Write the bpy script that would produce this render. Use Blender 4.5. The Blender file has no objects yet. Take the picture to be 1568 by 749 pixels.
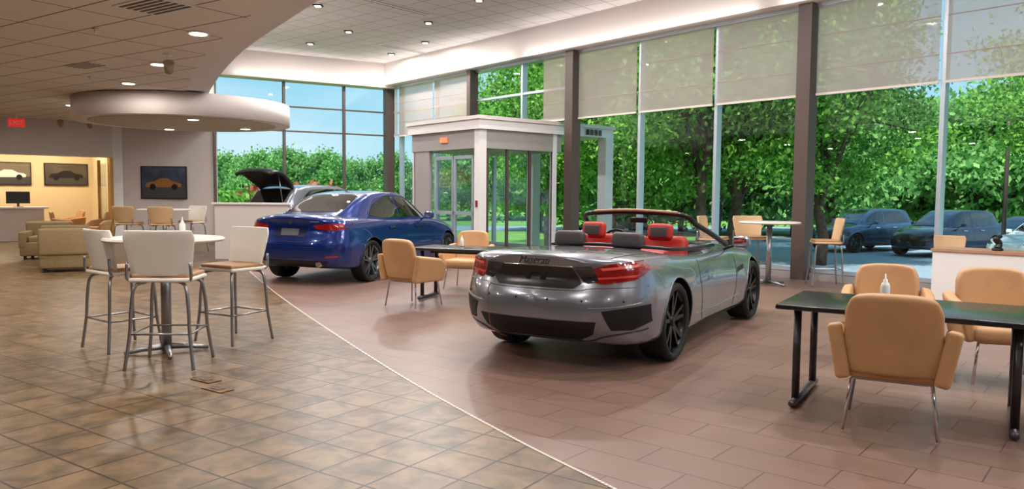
import bpy,bmesh,math,random
import numpy as np
from mathutils import Vector,Matrix
from mathutils.bvhtree import BVHTree
from mathutils.geometry import delaunay_2d_cdt
random.seed(4); np.random.seed(4)
SC=bpy.context.scene; COL=SC.collection
# ------------------------------------------------------------------ materials
def newmat(name):
    m=bpy.data.materials.new(name); m.use_nodes=True
    nt=m.node_tree; b=nt.nodes['Principled BSDF']; return m,nt,b
def srgb(c):
    return tuple(((x/255)/12.92 if x/255<=.04045 else ((x/255+.055)/1.055)**2.4) for x in c)+(1,)
def M(name,c,rough=.5,metal=0,coat=0,emis=0,spec=.5,noise=0,nscale=20,bump=0,trans=0,alpha=1):
    m,nt,b=newmat(name); c=srgb(c)
    b.inputs['Base Color'].default_value=c; b.inputs['Roughness'].default_value=rough
    b.inputs['Metallic'].default_value=metal; b.inputs['Coat Weight'].default_value=coat
    b.inputs['Coat Roughness'].default_value=.03
    b.inputs['Specular IOR Level'].default_value=spec
    if emis: b.inputs['Emission Color'].default_value=c; b.inputs['Emission Strength'].default_value=emis
    if noise or bump:
        tc=nt.nodes.new('ShaderNodeTexCoord'); n=nt.nodes.new('ShaderNodeTexNoise'); n.inputs['Scale'].default_value=nscale
        n.inputs['Detail'].default_value=4
        nt.links.new(tc.outputs['Object'],n.inputs['Vector'])
        if noise:
            r=nt.nodes.new('ShaderNodeValToRGB'); r.color_ramp.elements[0].position=.3; r.color_ramp.elements[1].position=.7
            r.color_ramp.elements[0].color=tuple(x*(1-noise) for x in c[:3])+(1,)
            r.color_ramp.elements[1].color=tuple(min(1,x*(1+noise)) for x in c[:3])+(1,)
            nt.links.new(n.outputs['Fac'],r.inputs['Fac']); nt.links.new(r.outputs['Color'],b.inputs['Base Color'])
        if bump:
            bp=nt.nodes.new('ShaderNodeBump'); bp.inputs['Strength'].default_value=bump; bp.inputs['Distance'].default_value=.01
            nt.links.new(n.outputs['Fac'],bp.inputs['Height']); nt.links.new(bp.outputs['Normal'],b.inputs['Normal'])
    return m
def tilemat(name,c1,c2,mortar,w,h,ang,offset,rough,nscale=3,msize=.006,bump=.2,spec=.5,mixf=.35):
    m,nt,b=newmat(name); N=nt.nodes.new; L=nt.links.new
    tc=N('ShaderNodeTexCoord'); mp=N('ShaderNodeMapping'); mp.inputs['Rotation'].default_value=(0,0,ang)
    L(tc.outputs['Object'],mp.inputs['Vector'])
    br=N('ShaderNodeTexBrick'); br.offset=offset; br.squash=1
    br.inputs['Scale'].default_value=1; br.inputs['Brick Width'].default_value=w; br.inputs['Row Height'].default_value=h
    br.inputs['Mortar Size'].default_value=msize; br.inputs['Mortar Smooth'].default_value=.2
    br.inputs['Color1'].default_value=(.35,.35,.35,1); br.inputs['Color2'].default_value=(.65,.65,.65,1); br.inputs['Mortar'].default_value=(.5,.5,.5,1)
    L(mp.outputs['Vector'],br.inputs['Vector'])
    n=N('ShaderNodeTexNoise'); n.inputs['Scale'].default_value=nscale; n.inputs['Detail'].default_value=6; n.inputs['Distortion'].default_value=.6
    L(mp.outputs['Vector'],n.inputs['Vector'])
    mx=N('ShaderNodeMix'); mx.data_type='FLOAT'; mx.inputs[0].default_value=mixf
    L(n.outputs['Fac'],mx.inputs[2]); L(br.outputs['Color'],mx.inputs[3])
    r=N('ShaderNodeValToRGB'); r.color_ramp.elements[0].position=.38; r.color_ramp.elements[1].position=.62
    r.color_ramp.elements[0].color=srgb(c1); r.color_ramp.elements[1].color=srgb(c2)
    L(mx.outputs[0],r.inputs['Fac'])
    m2=N('ShaderNodeMix'); m2.data_type='RGBA'; L(br.outputs['Fac'],m2.inputs[0]); L(r.outputs['Color'],m2.inputs[6]); m2.inputs[7].default_value=srgb(mortar)
    L(m2.outputs[2],b.inputs['Base Color']); b.inputs['Roughness'].default_value=rough; b.inputs['Specular IOR Level'].default_value=spec
    bp=N('ShaderNodeBump'); bp.inputs['Strength'].default_value=bump; bp.inputs['Distance'].default_value=.004; bp.invert=True
    L(br.outputs['Fac'],bp.inputs['Height']); L(bp.outputs['Normal'],b.inputs['Normal'])
    return m
def glassmat(name,tint,base=.02):
    m=bpy.data.materials.new(name); m.use_nodes=True; nt=m.node_tree; nt.nodes.clear(); N=nt.nodes.new; L=nt.links.new
    o=N('ShaderNodeOutputMaterial'); t=N('ShaderNodeBsdfTransparent'); t.inputs[0].default_value=tint
    g=N('ShaderNodeBsdfGlossy'); g.inputs['Roughness'].default_value=.01; mx=N('ShaderNodeMixShader')
    f=N('ShaderNodeLayerWeight'); f.inputs[0].default_value=.5; pw=N('ShaderNodeMath'); pw.operation='POWER'; pw.inputs[1].default_value=5
    mu=N('ShaderNodeMath'); mu.operation='MULTIPLY_ADD'; mu.inputs[1].default_value=.5; mu.inputs[2].default_value=base
    L(f.outputs['Facing'],pw.inputs[0]); L(pw.outputs[0],mu.inputs[0])
    L(mu.outputs[0],mx.inputs[0]); L(t.outputs[0],mx.inputs[1]); L(g.outputs[0],mx.inputs[2]); L(mx.outputs[0],o.inputs[0])
    return m
def shademat():
    m=bpy.data.materials.new('solar_shade_fabric'); m.use_nodes=True; nt=m.node_tree; nt.nodes.clear(); N=nt.nodes.new; L=nt.links.new
    o=N('ShaderNodeOutputMaterial'); d=N('ShaderNodeBsdfDiffuse'); d.inputs[0].default_value=srgb((214,194,186))
    tl=N('ShaderNodeBsdfTranslucent'); tl.inputs[0].default_value=srgb((226,204,196)); a=N('ShaderNodeMixShader'); a.inputs[0].default_value=.5
    t=N('ShaderNodeBsdfTransparent'); b=N('ShaderNodeMixShader'); b.inputs[0].default_value=.26
    L(d.outputs[0],a.inputs[1]); L(tl.outputs[0],a.inputs[2]); L(a.outputs[0],b.inputs[1]); L(t.outputs[0],b.inputs[2]); L(b.outputs[0],o.inputs[0])
    return m
def leafmat(name,c1,c2):
    m=bpy.data.materials.new(name); m.use_nodes=True; nt=m.node_tree; nt.nodes.clear(); N=nt.nodes.new; L=nt.links.new
    o=N('ShaderNodeOutputMaterial'); g=N('ShaderNodeNewGeometry'); r=N('ShaderNodeValToRGB')
    r.color_ramp.elements[0].color=srgb(c1); r.color_ramp.elements[1].color=srgb(c2)
    L(g.outputs['Random Per Island'],r.inputs[0])
    d=N('ShaderNodeBsdfDiffuse'); tl=N('ShaderNodeBsdfTranslucent'); a=N('ShaderNodeMixShader'); a.inputs[0].default_value=.45
    L(r.outputs[0],d.inputs[0]); L(r.outputs[0],tl.inputs[0]); L(d.outputs[0],a.inputs[1]); L(tl.outputs[0],a.inputs[2]); L(a.outputs[0],o.inputs[0])
    return m
white=M('white_paint',(224,220,218),.6); cream=M('cream_wall',(222,200,160),.6)
wallw=M('wall_offwhite',(210,200,196),.6); trimw=M('white_trim',(235,235,235),.4)
darkcol=M('bronze_column',(86,72,66),.45,.2); alu=M('brushed_aluminium',(190,200,210),.35,.6)
greyp=M('grey_panel',(158,152,150),.5)
chrome=M('chrome',(215,215,220),.12,1); steel=M('satin_steel',(160,160,165),.3,.9)
black=M('black_plastic',(14,14,15),.4); rubber=M('tyre_rubber',(18,18,19),.65)
tan=M('tan_leather',(188,144,100),.5,noise=.06,nscale=8); stoolw=M('white_shell_plastic',(228,222,214),.4)
seatt=M('stool_seat_tan',(172,132,92),.55)
clubm=M('club_chair_fabric',(136,114,80),.75,noise=.12,nscale=30)
tabletop=M('black_laminate',(30,32,40),.22,spec=.7); tablew=M('table_top_cream',(225,218,206),.3)
glass=glassmat('window_glass',(.955,.99,1,1)); vglass=glassmat('vestibule_glass',(.86,.9,.92,1),.05)
carglass=M('car_glass_dark',(10,12,14),.03,0,1,spec=.9)
redlamp=M('tail_lamp_red',(130,16,18),.08,0,1,emis=.04); lampdark=M('tail_lamp_dark',(44,42,48),.1,.3,1)
redleather=M('red_leather',(168,34,24),.5); greyleather=M('grey_leather',(60,54,56),.5)
shade=shademat()
rim=M('wheel_rim_dark',(50,50,54),.25,.9); rimb=M('wheel_rim_bright',(120,122,128),.22,.9)
emit=M('lamp_lens',(255,244,230),.5,emis=6)
# ------------------------------------------------------------------ mesh helpers
def mk(name,verts,faces,mats,parent=None,smooth=False,mi=None,loc=(0,0,0),rot=(0,0,0)):
    me=bpy.data.meshes.new(name); me.from_pydata([tuple(v) for v in verts],[],faces)
    if not isinstance(mats,(list,tuple)): mats=[mats]
    for m in mats: me.materials.append(m)
    if smooth: me.polygons.foreach_set('use_smooth',[True]*len(me.polygons))
    if mi is not None: me.polygons.foreach_set('material_index',mi)
    me.update(); o=bpy.data.objects.new(name,me); COL.objects.link(o); o.location=loc; o.rotation_euler=rot
    if parent: o.parent=parent
    return o
def empty(name,loc=(0,0,0),rz=0,sc=1):
    o=bpy.data.objects.new(name,None); COL.objects.link(o); o.location=loc; o.rotation_euler=(0,0,rz); o.scale=(sc,)*3; o.empty_display_size=.1; return o
def bmobj(name,bm,mat,parent=None,smooth=False,loc=(0,0,0),rot=(0,0,0)):
    bmesh.ops.recalc_face_normals(bm,faces=bm.faces)
    me=bpy.data.meshes.new(name); bm.to_mesh(me); bm.free(); me.materials.append(mat)
    if smooth: me.polygons.foreach_set('use_smooth',[True]*len(me.polygons))
    o=bpy.data.objects.new(name,me); COL.objects.link(o); o.location=loc; o.rotation_euler=rot
    if parent: o.parent=parent
    return o
def box(name,size,loc,mat,parent=None,bev=0,rot=(0,0,0),seg=3,smooth=None):
    bm=bmesh.new(); bmesh.ops.create_cube(bm,size=1)
    for v in bm.verts: v.co=Vector((v.co.x*size[0],v.co.y*size[1],v.co.z*size[2]))
    if bev: bmesh.ops.bevel(bm,geom=bm.edges[:],offset=min(bev,min(size)*.48),segments=seg,affect='EDGES',profile=.5)
    return bmobj(name,bm,mat,parent,bev>0 if smooth is None else smooth,loc,rot)
def cyl(name,r,h,loc,mat,parent=None,seg=32,r2=None,rot=(0,0,0),bev=0):
    bm=bmesh.new(); bmesh.ops.create_cone(bm,cap_ends=True,segments=seg,radius1=r,radius2=r if r2 is None else r2,depth=h)
    if bev: bmesh.ops.bevel(bm,geom=[e for e in bm.edges if len(e.link_faces)==2 and any(len(f.verts)>4 for f in e.link_faces)],offset=bev,segments=3,affect='EDGES')
    o=bmobj(name,bm,mat,parent,False,loc,rot)
    for p in o.data.polygons: p.use_smooth=len(p.vertices)<=4
    return o
def prism(name,pts,z0,z1,mat,parent=None):
    bm=bmesh.new(); a=[bm.verts.new((p[0],p[1],z0)) for p in pts]; b=[bm.verts.new((p[0],p[1],z1)) for p in pts]
    n=len(pts); bm.faces.new(a[::-1]); bm.faces.new(b)
    for i in range(n): bm.faces.new((a[i],a[(i+1)%n],b[(i+1)%n],b[i]))
    return bmobj(name,bm,mat,parent)
def sweep(name,pts,r,mat,parent=None,seg=10,closed=False,smoothn=0):
    P=[Vector(p) for p in pts]; n0=len(P)
    if smoothn: P=[Vector(p) for p in catmull(P,smoothn,closed)]
    n=len(P); V=[];F=[]; up=None
    for i in range(n):
        if closed: t=(P[(i+1)%n]-P[i-1]).normalized()
        else: t=(P[min(i+1,n-1)]-P[max(i-1,0)]).normalized()
        if up is None:
            up=t.orthogonal().normalized()
        up=(up-t*up.dot(t)).normalized(); s=t.cross(up)
        if isinstance(r,(list,tuple)):
            q=i*(n0-1)/(n-1); j=min(int(q),n0-2); rr=r[j]+(r[j+1]-r[j])*(q-j)
        else: rr=r
        for k in range(seg):
            a=2*math.pi*k/seg; V.append(P[i]+up*math.cos(a)*rr+s*math.sin(a)*rr)
    for i in range(n if closed else n-1):
        j=(i+1)%n
        for k in range(seg): F.append((i*seg+k,i*seg+(k+1)%seg,j*seg+(k+1)%seg,j*seg+k))
    if not closed:
        F.append(tuple(range(seg))[::-1]); F.append(tuple((n-1)*seg+k for k in range(seg)))
    return mk(name,V,F,mat,parent,True)
def catmull(P,n,closed=False):
    out=[]; L=len(P); P=[Vector(p) for p in P]
    for i in range(L if closed else L-1):
        if closed: p0,p1,p2,p3=P[i-1],P[i],P[(i+1)%L],P[(i+2)%L]
        else: p0,p1,p2,p3=P[max(i-1,0)],P[i],P[i+1],P[min(i+2,L-1)]
        for k in range(n):
            t=k/n; out.append(.5*((2*p1)+(p2-p0)*t+(2*p0-5*p1+4*p2-p3)*t*t+(3*p1-p0-3*p2+p3)*t**3))
    if not closed: out.append(P[-1])
    return out
def grid(name,rows,mat,parent=None,smooth=True,solid=0,wrap=False):
    n=len(rows[0]); V=[v for r in rows for v in r]; F=[]
    for i in range(len(rows)-1):
        for k in range(n if wrap else n-1): F.append((i*n+k,i*n+(k+1)%n,(i+1)*n+(k+1)%n,(i+1)*n+k))
    o=mk(name,V,F,mat,parent,smooth)
    if solid:
        m=o.modifiers.new('s','SOLIDIFY'); m.thickness=solid; m.offset=0
    return o
def pch(xs,ys):
    xs=np.array(xs,float); ys=np.array(ys,float); h=np.diff(xs); dl=np.diff(ys)/h; m=np.zeros(len(xs))
    for i in range(1,len(xs)-1):
        if dl[i-1]*dl[i]>0:
            w1=2*h[i]+h[i-1]; w2=h[i]+2*h[i-1]; m[i]=(w1+w2)/(w1/dl[i-1]+w2/dl[i])
    m[0]=dl[0]; m[-1]=dl[-1]
    def f(x):
        x=min(max(x,xs[0]),xs[-1]); i=min(int(np.searchsorted(xs,x,side='right'))-1,len(xs)-2); t=(x-xs[i])/h[i]
        return (2*t**3-3*t*t+1)*ys[i]+(t**3-2*t*t+t)*h[i]*m[i]+(-2*t**3+3*t*t)*ys[i+1]+(t**3-t*t)*h[i]*m[i+1]
    return f
def applymods(o):
    dg=bpy.context.evaluated_depsgraph_get(); me=bpy.data.meshes.new_from_object(o.evaluated_get(dg)); o.modifiers.clear(); o.data=me
# ------------------------------------------------------------------ room frame
d=Vector((-.64,.768)); n_=Vector((-.768,-.64)); A=Vector((5.32,14.08)); ANG=math.radians(39.8)
def W(s,off=0): p=A+d*s+n_*off; return (p.x,p.y)
def wseg(name,s0,s1,z0,z1,o0,o1,mat,parent=None):
    return prism(name,[W(s0,o0),W(s1,o0),W(s1,o1),W(s0,o1)],z0,z1,mat,parent)
C0=W(14.5); BL=(-8.7,22.4); JL=(-11.3,22.3); WS=-19.9
foot=[W(WS),C0,BL,JL,(-13.9,25.6),(-21,19.7),(-21,-12),(9.5,-12)]
greyfloor=tilemat('grey_porcelain_floor',(120,94,84),(134,106,95),(86,66,58),.62,.31,ANG,.5,.36,nscale=1.3,msize=.005,bump=.2,spec=.42)
browntile=tilemat('slate_tile_floor',(80,64,43),(130,104,75),(46,36,26),.345,.345,math.radians(34),0,.36,nscale=6,msize=.008,bump=.4,spec=.38,mixf=.3)
prism('floor',foot,-.25,0,greyfloor)
fc=[(5.2,-3.4),(3.6,-.9),(2.4,.9),(1.4,2.45),(.54,3.81),(-.03,4.7),(-1.05,6.48),(-2.91,10.1),(-4.3,13.0),(-5.34,15.35),(-6.3,18.2),(-7.2,22.35)]
fcs=[(p.x,p.y) for p in catmull([Vector((a,b,0)) for a,b in fc],6)]
prism('floor_tile_area',[(5.2,-11.9)]+fcs+[(-8.6,22.3),JL,(-13.8,25.5),(-20.9,19.7),(-20.9,-11.9)],.0005,.004,browntile)
stripw=M('floor_strip_white',(214,204,196),.4); 
V=[];F=[]
fc2=catmull([Vector((a,b,0)) for a,b in fc],40)
for i in range(len(fc2)-1):
    a,b=fc2[i],fc2[i+1]; t=(b-a).normalized(); s=Vector((t.y,-t.x,0))*.010
    b=a+(b-a)*.8
    k=len(V); V+=[Vector((v.x,v.y,.007)) for v in (a-s,a+s,b+s,b-s)]; F.append((k,k+1,k+2,k+3))
mk('trim_floor_strip',V,F,stripw)
# ceilings
ceilhi=tilemat('ceiling_tile_upper',(214,209,208),(222,217,216),(150,142,140),.61,.61,ANG,0,.9,nscale=40,msize=.010,bump=.1,spec=.1)
ceillo=tilemat('ceiling_tile_lower',(224,218,212),(230,224,218),(126,116,108),1.22,.61,math.radians(34),0,.9,nscale=40,msize=.013,bump=.1,spec=.1)
prism('ceiling',foot,5.6,5.75,ceilhi)
co=[(9.8,-11.9),(9,-5),(5.6,-1.6),(3.0,1.5),(1.3,3.4),(.1,5.0),(-.95,6.4),(-1.96,7.9),(-3.35,10.1),(-4.25,11.7),(-5.3,13.8),(-6.3,16.0),(-7.6,19.5),(-8.6,22.3)]
cos_=[(p.x,p.y) for p in catmull([Vector((a,b,0)) for a,b in co],5)]
rest=[JL,(-13.8,25.5),(-20.9,19.6),(-20.9,-11.9)]
lowc=prism('ceiling_lower_soffit',cos_+rest,3.45,5.58,white)
cin=[]
for i,p in enumerate(cos_):
    a=Vector(cos_[max(i-1,0)]); b=Vector(cos_[min(i+1,len(cos_)-1)]); t=(b-a).normalized(); q=Vector(p)+Vector((-t.y,t.x))*.42; cin.append((q.x,q.y))
prism('ceiling_lower_tiles',cin+rest,3.435,3.449,ceillo)
cyl('ceiling_round_canopy',2.2,.44,(-7.2,17,3.2),wallw,seg=96)
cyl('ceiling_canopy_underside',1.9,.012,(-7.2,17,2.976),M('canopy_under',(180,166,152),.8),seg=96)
# right window wall
wseg('wall_right_header',WS,14.5,4.92,5.6,-.15,.5,wallw)
wseg('trim_header_lip',WS,14.5,4.86,4.92,-.15,.12,alu)
wseg('wall_right_curb',WS,14.5,-.6,.12,-.15,.1,greyp)
g=wseg('window_1',WS,5.9,.12,4.9,-.03,-.02,glass)
g=wseg('window_2',9.9,14.5,.12,4.9,-.03,-.02,glass)
g=wseg('window_3',5.9,9.9,3.3,4.9,-.03,-.02,glass)
fr=empty('window_frame')
for s in [-18.9,-16.8,-14.7,-10.5,-8.4,-6.5,-4.4,-2.35,1.9,3.9,7.9,11.9,13.9]:
    z0=3.3 if s==7.9 else .1
    wseg('mullion',s-.035,s+.035,z0,4.9,-.1,.06,alu,fr)
for s0,s1,z in [(5.9,14.5,4.1),(5.9,14.5,3.36),(WS,14.5,.16)]: wseg('transom',s0,s1,z-.03,z+.03,-.08,.05,alu,fr)
for s,w in [(-.1,.13),(5.9,.13),(9.9,.08),(14.4,.12),(-12.5,.13)]:
    wseg('column_steel',s-w,s+w,0.0 if s!=9.9 else 3.3,5.0,.02,.3,darkcol)
sh=[(-2.3,-.25),(-4.35,-2.4),(-6.4,-4.45),(-8.4,-6.5),(-10.4,-8.45),(.1,1.85),(1.95,3.85),(3.95,5.75),(6.05,7.0),(10.05,11.85),(11.95,13.85),(13.95,14.15)]
seamm=M('shade_seam',(166,148,140),.8)
for s0,s1 in sh:
    e=empty('roller_shade')
    zb=3.32
    a=W(s0,.11);b=W(s1,.11)
    mk('fabric',[(a[0],a[1],zb),(b[0],b[1],zb),(b[0],b[1],4.86),(a[0],a[1],4.86)],[(0,1,2,3)],shade,e)
    wseg('hem_bar',s0,s1,zb-.02,zb+.02,.095,.125,stripw,e)
    for z in (3.75,4.35): wseg('seam',s0,s1,z-.008,z+.008,.108,.116,seamm,e)
# back window wall
bd=(Vector(BL)-Vector(C0)); bL=bd.length; bd.normalize(); bn=Vector((-bd.y,bd.x)); 
if bn.y>0: bn=-bn
def B(t,off=0): p=Vector(C0)+bd*t+bn*off; return (p.x,p.y)
def bseg(name,t0,t1,z0,z1,o0,o1,mat,parent=None): return prism(name,[B(t0,o0),B(t1,o0),B(t1,o1),B(t0,o1)],z0,z1,mat,parent)
bseg('wall_back_header',0,bL,4.84,5.6,-.15,.45,wallw)
bseg('wall_back_curb',0,bL,-.6,.35,-.15,.1,wallw)
bseg('window_4',0,bL,.35,4.92,-.03,-.02,glass)
fb=empty('window_frame')
for t in (.05,bL*.29,bL*.63,bL-.04): bseg('mullion',t-.035,t+.035,.3,4.84,-.08,.05,darkcol,fb)
for z in (4.1,3.36,.38): bseg('transom',0,bL,z-.02,z+.02,-.08,.05,darkcol,fb)
# left walls
prism('wall_left_white',[BL,JL,(-11.3,22.6),(-8.7,22.7)],0,5.6,wallw)
e_=Vector((-.768,-.64))
def E(t,off=0):
    p=Vector(JL)+e_*t+d*off; return (p.x,p.y)
prism('wall_left_pier',[E(0),E(.25),E(.25,.3),E(0,.3)],0,3.45,white)
prism('wall_left_header',[E(.25),E(9),E(9,.3),E(.25,.3)],2.45,3.45,wallw)
prism('wall_office_back',[E(-.5,4.2),E(9,4.2),E(9,4.4),E(-.5,4.4)],0,3.45,cream)
prism('wall_office_side',[E(0,.3),E(0,4.2),E(-.15,4.2),E(-.15,.3)],0,3.45,cream)
gold=M('gold_door_frame',(180,130,60),.35,.5)
dr=empty('door_1'); prism('jamb',[E(.25,-.02),E(.33,-.02),E(.33,.32),E(.25,.32)],0,2.45,gold,dr)
prism('open_leaf_glass',[E(.36,.3),E(.4,.3),E(.4,1.2),E(.36,1.2)],.05,2.3,vglass,dr)
prism('leaf_rail',[E(.34,1.14),E(.42,1.14),E(.42,1.22),E(.34,1.22)],0,2.4,gold,dr)
prism('baseboard_left',[E(0,-.02),(-8.7,22.38),BL,E(0)],0,.1,greyp)
prism('wall_west',[(-21,19.7),(-21,-12),(-21.2,-12),(-21.2,19.7)],0,5.6,wallw)
prism('wall_south',[(-21,-12),(9.5,-12),(9.5,-12.2),(-21,-12.2)],0,5.6,wallw)
prism('wall_southeast',[(9.5,-12),W(WS),(W(WS)[0]+.2,W(WS)[1]),(9.7,-12)],0,5.6,wallw)
# ------------------------------------------------------------------ vestibule
ve=empty('entrance_vestibule')
vs0,vs1,vp=6.55,9.4,2.45
def vseg(nm,s0,s1,o0,o1,z0,z1,m): return wseg(nm,s0,s1,z0,z1,o0,o1,m,ve)
vseg('roof_slab',vs0-.08,vs1+.08,-1.9,vp+.08,2.98,3.28,white)
vseg('roof_cap',vs0-.12,vs1+.12,-1.95,vp+.12,3.2,3.28,wallw)
vseg('inner_band',vs0,vs1,-.1,vp,2.55,2.98,greyp)
for s,o,w in [(vs0+.09,vp-.09,.1),(vs1-.06,vp-.09,.07),(vs0+.05,.12,.06),(vs1-.05,.12,.06)]: vseg('post',s-w,s+w,o-w,o+w,0,2.98,white)
vseg('left_leaf_panel',vs1-.75,vs1-.05,vp-.12,vp-.02,0,2.98,greyp)
vseg('red_call_box',vs0+.05,vs0+.12,vp,vp+.03,1.2,1.35,redlamp)
for k in (0,1):
    a=vs0+.3+k*.8; 
    for (s0,s1,z0,z1) in [(a,a+.06,0,2.4),(a+.72,a+.78,0,2.4),(a,a+.78,2.32,2.4),(a,a+.78,0,.2),(a,a+.78,1.0,1.08)]: vseg('door_stile',s0,s1,vp-.1,vp-.04,z0,z1,alu)
    vseg('door_glass',a+.05,a+.73,vp-.08,vp-.07,.2,2.35,vglass)
vseg('side_glass',vs0+.04,vs0+.05,.15,vp-.2,.1,2.55,vglass); vseg('far_side_glass',vs1-.05,vs1-.04,.15,vp-.2,.1,2.55,vglass)
for o in (.15,.9,1.6,2.2): vseg('side_mullion',vs0+.02,vs0+.08,o-.03,o+.03,0,2.55,darkcol)
vseg('side_kick',vs0+.02,vs0+.08,.1,vp-.1,0,.15,darkcol)
for s,o in [(vs0,-1.7),(vs1,-1.7)]: vseg('outer_post',s-.14,s+.14,o-.14,o+.14,-.62,2.98,white)
vseg('outer_door_frame',vs0+.2,vs0+.28,-.1,0,0,2.5,alu); vseg('outer_door_frame',vs1-.28,vs1-.2,-.1,0,0,2.5,alu)
vseg('exit_sign',vs1-1.6,vs1-1.3,vp+.0,vp+.04,2.72,2.85,M('exit_sign_amber',(230,140,90),.5,emis=.3))
for i,o in enumerate((-.9,-1.05,-1.2,-1.35)): vseg('address_numeral',vs0-.13,vs0-.12,o-.05,o+.05,3.02,3.16,black)
# ------------------------------------------------------------------ car builder
def superf(t,n):
    t=min(max(t,0),1); return (1-(1-t)**n)**(1/n)
def build_body(sp):
    st=sp['st']; L=sp['L']; ys=[s[0] for s in st]; f=[pch(ys,[s[i] for s in st]) for i in range(1,7)]
    rW,nW,rZ,nZ,zc=sp['rear']; fW,fnW,fZ,fnZ,fzc=sp['front']
    th=[(i+.35)/12*math.pi/2 for i in range(12)]
    Y=[rZ*(1-math.cos(t)**(2/nZ)) for t in th]+[rW*(1-math.cos(t)**(2/nW)) for t in th]
    Y+=[L-fZ*(1-math.cos(t)**(2/fnZ)) for t in th]+[L-fW*(1-math.cos(t)**(2/fnW)) for t in th]
    Y+=list(np.linspace(.35,L-.35,46)); Y=sorted(set(round(y,5) for y in Y)); Y=[y for i,y in enumerate(Y) if i==0 or y-Y[i-1]>.0004]
    gs=pch(*sp['rshift']); gf=pch(*sp['fshift'])
    rows=[]
    for y in Y:
        Wd,zb,zw,zs,ks,H=[g(y) for g in f]
        a=superf(y/rW,nW)*superf((L-y)/fW,fnW); bz=superf(y/rZ,nZ); bf=superf((L-y)/fZ,fnZ)
        P=[(0,zb),(.72*Wd,zb),(.93*Wd,zb+.04),(.985*Wd,(zb+zw)/2),(Wd,zw),(Wd*(ks*.35+.65),zs-(zs-zw)*.35),(ks*Wd,zs),(ks*Wd*.86,zs+(H-zs)*.45),(ks*Wd*.5,zs+(H-zs)*.88),(0,H)]
        C=catmull([Vector((p[0],0,p[1])) for p in P],4)
        r=[]
        for c in C:
            z=c.z
            z=zc+(z-zc)*bz; z=fzc+(z-fzc)*bf
            yy=y+gs(z)*max(0,1-y/.7)**2-gf(z)*max(0,1-(L-y)/.7)**2
            r.append(Vector((c.x*a,yy,z)))
        rows.append(r+[Vector((-q.x,q.y,q.z)) for q in r[-2:0:-1]])
    n=len(rows[0]); V=[v for r in rows for v in r]; F=[]
    for i in range(len(rows)-1):
        for k in range(n): F.append((i*n+k,(i+1)*n+k,(i+1)*n+(k+1)%n,i*n+(k+1)%n))
    for base,rev in ((0,False),((len(rows)-1)*n,True)):
        c=sum((V[base+k] for k in range(n)),Vector())/n; V.append(c); ci=len(V)-1
        for k in range(n):
            t=(ci,base+k,base+(k+1)%n); F.append(t[::-1] if rev else t)
    return V,F
def build_gh(sp):
    st=sp['gh']; ys=[s[0] for s in st]; f=[pch(ys,[s[i] for s in st]) for i in range(1,5)]; rows=[]
    for y in np.linspace(ys[0],ys[-1],44):
        Wb,zb,Wr,zr=[g(y) for g in f]
        P=[(Wb,zb-.15),(Wb,zb)]
        for t,o in ((.35,.012),(.7,.014)): P.append((Wb+(Wr-Wb)*t+o,zb+(zr-.05-zb)*t))
        P+=[(Wr,zr-.05),(Wr*.86,zr-.018),(Wr*.5,zr-.003),(0,zr)]
        C=catmull([Vector((p[0],y,p[1])) for p in P],4); rows.append(C+[Vector((-q.x,q.y,q.z)) for q in C[-2::-1]])
    n=len(rows[0]); V=[v for r in rows for v in r]; F=[]
    for i in range(len(rows)-1):
        for k in range(n-1): F.append((i*n+k,(i+1)*n+k,(i+1)*n+k+1,i*n+k+1))
    F.append(tuple(range(n))); F.append(tuple((len(rows)-1)*n+k for k in range(n-1,-1,-1)))
    return V,F
VIEW={'rear':(lambda a,b:(Vector((a,-3,b)),Vector((0,1,0)))),'front':(lambda a,b:(Vector((a,9,b)),Vector((0,-1,0)))),
 'right':(lambda a,b:(Vector((3,a,b)),Vector((-1,0,0)))),'left':(lambda a,b:(Vector((-3,a,b)),Vector((1,0,0)))),'top':(lambda a,b:(Vector((a,b,4)),Vector((0,0,-1))))}
def proj(bvh,view,a,b,off):
    o,dr=VIEW[view](a,b); h=bvh.ray_cast(o,dr)
    if h[0] is None:
        h=bvh.find_nearest(o+dr*3)
    nn=h[1]; 
    if nn.dot(dr)>0: nn=-nn
    return h[0]+nn*off
def patch(name,poly,view,bvh,mat,parent,off=.004,res=.04,smooth=0,mirror=False):
    P=[Vector((p[0],p[1])) for p in poly]
    if smooth: P=[Vector((q.x,q.y)) for q in catmull([Vector((p.x,p.y,0)) for p in P],smooth,True)]
    else:
        Q=[]
        for i in range(len(P)):
            a,b=P[i],P[(i+1)%len(P)]; k=max(1,int((b-a).length/res)); Q+=[a+(b-a)*j/k for j in range(k)]
        P=Q
    def inside(x,y):
        c=False
        for i in range(len(P)):
            a,b=P[i],P[i-1]
            if (a.y>y)!=(b.y>y) and x<(b.x-a.x)*(y-a.y)/(b.y-a.y)+a.x: c=not c
        return c
    n=len(P); pts=list(P); x0=min(p.x for p in P);x1=max(p.x for p in P);y0=min(p.y for p in P);y1=max(p.y for p in P)
    x=x0+res/2
    while x<x1:
        y=y0+res/2
        while y<y1:
            if inside(x,y) and min((q-Vector((x,y))).length for q in P)>res*.35: pts.append(Vector((x,y)))
            y+=res
        x+=res
    r=delaunay_2d_cdt(pts,[(i,(i+1)%n) for i in range(n)],[],1,1e-5)
    obs=[]
    vs=[(view,1)]
    if mirror: vs=[('right',1),('left',1)] if view=='right' else [(view,1),(view,-1)]
    for v,sx in vs:
        V=[proj(bvh,v,q.x*sx,q.y,off) for q in r[0]]
        F=[tuple(f) for f in r[2]]
        o=mk(name,V,F,mat,parent,True)
        obs.append(o)
    return obs
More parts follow.
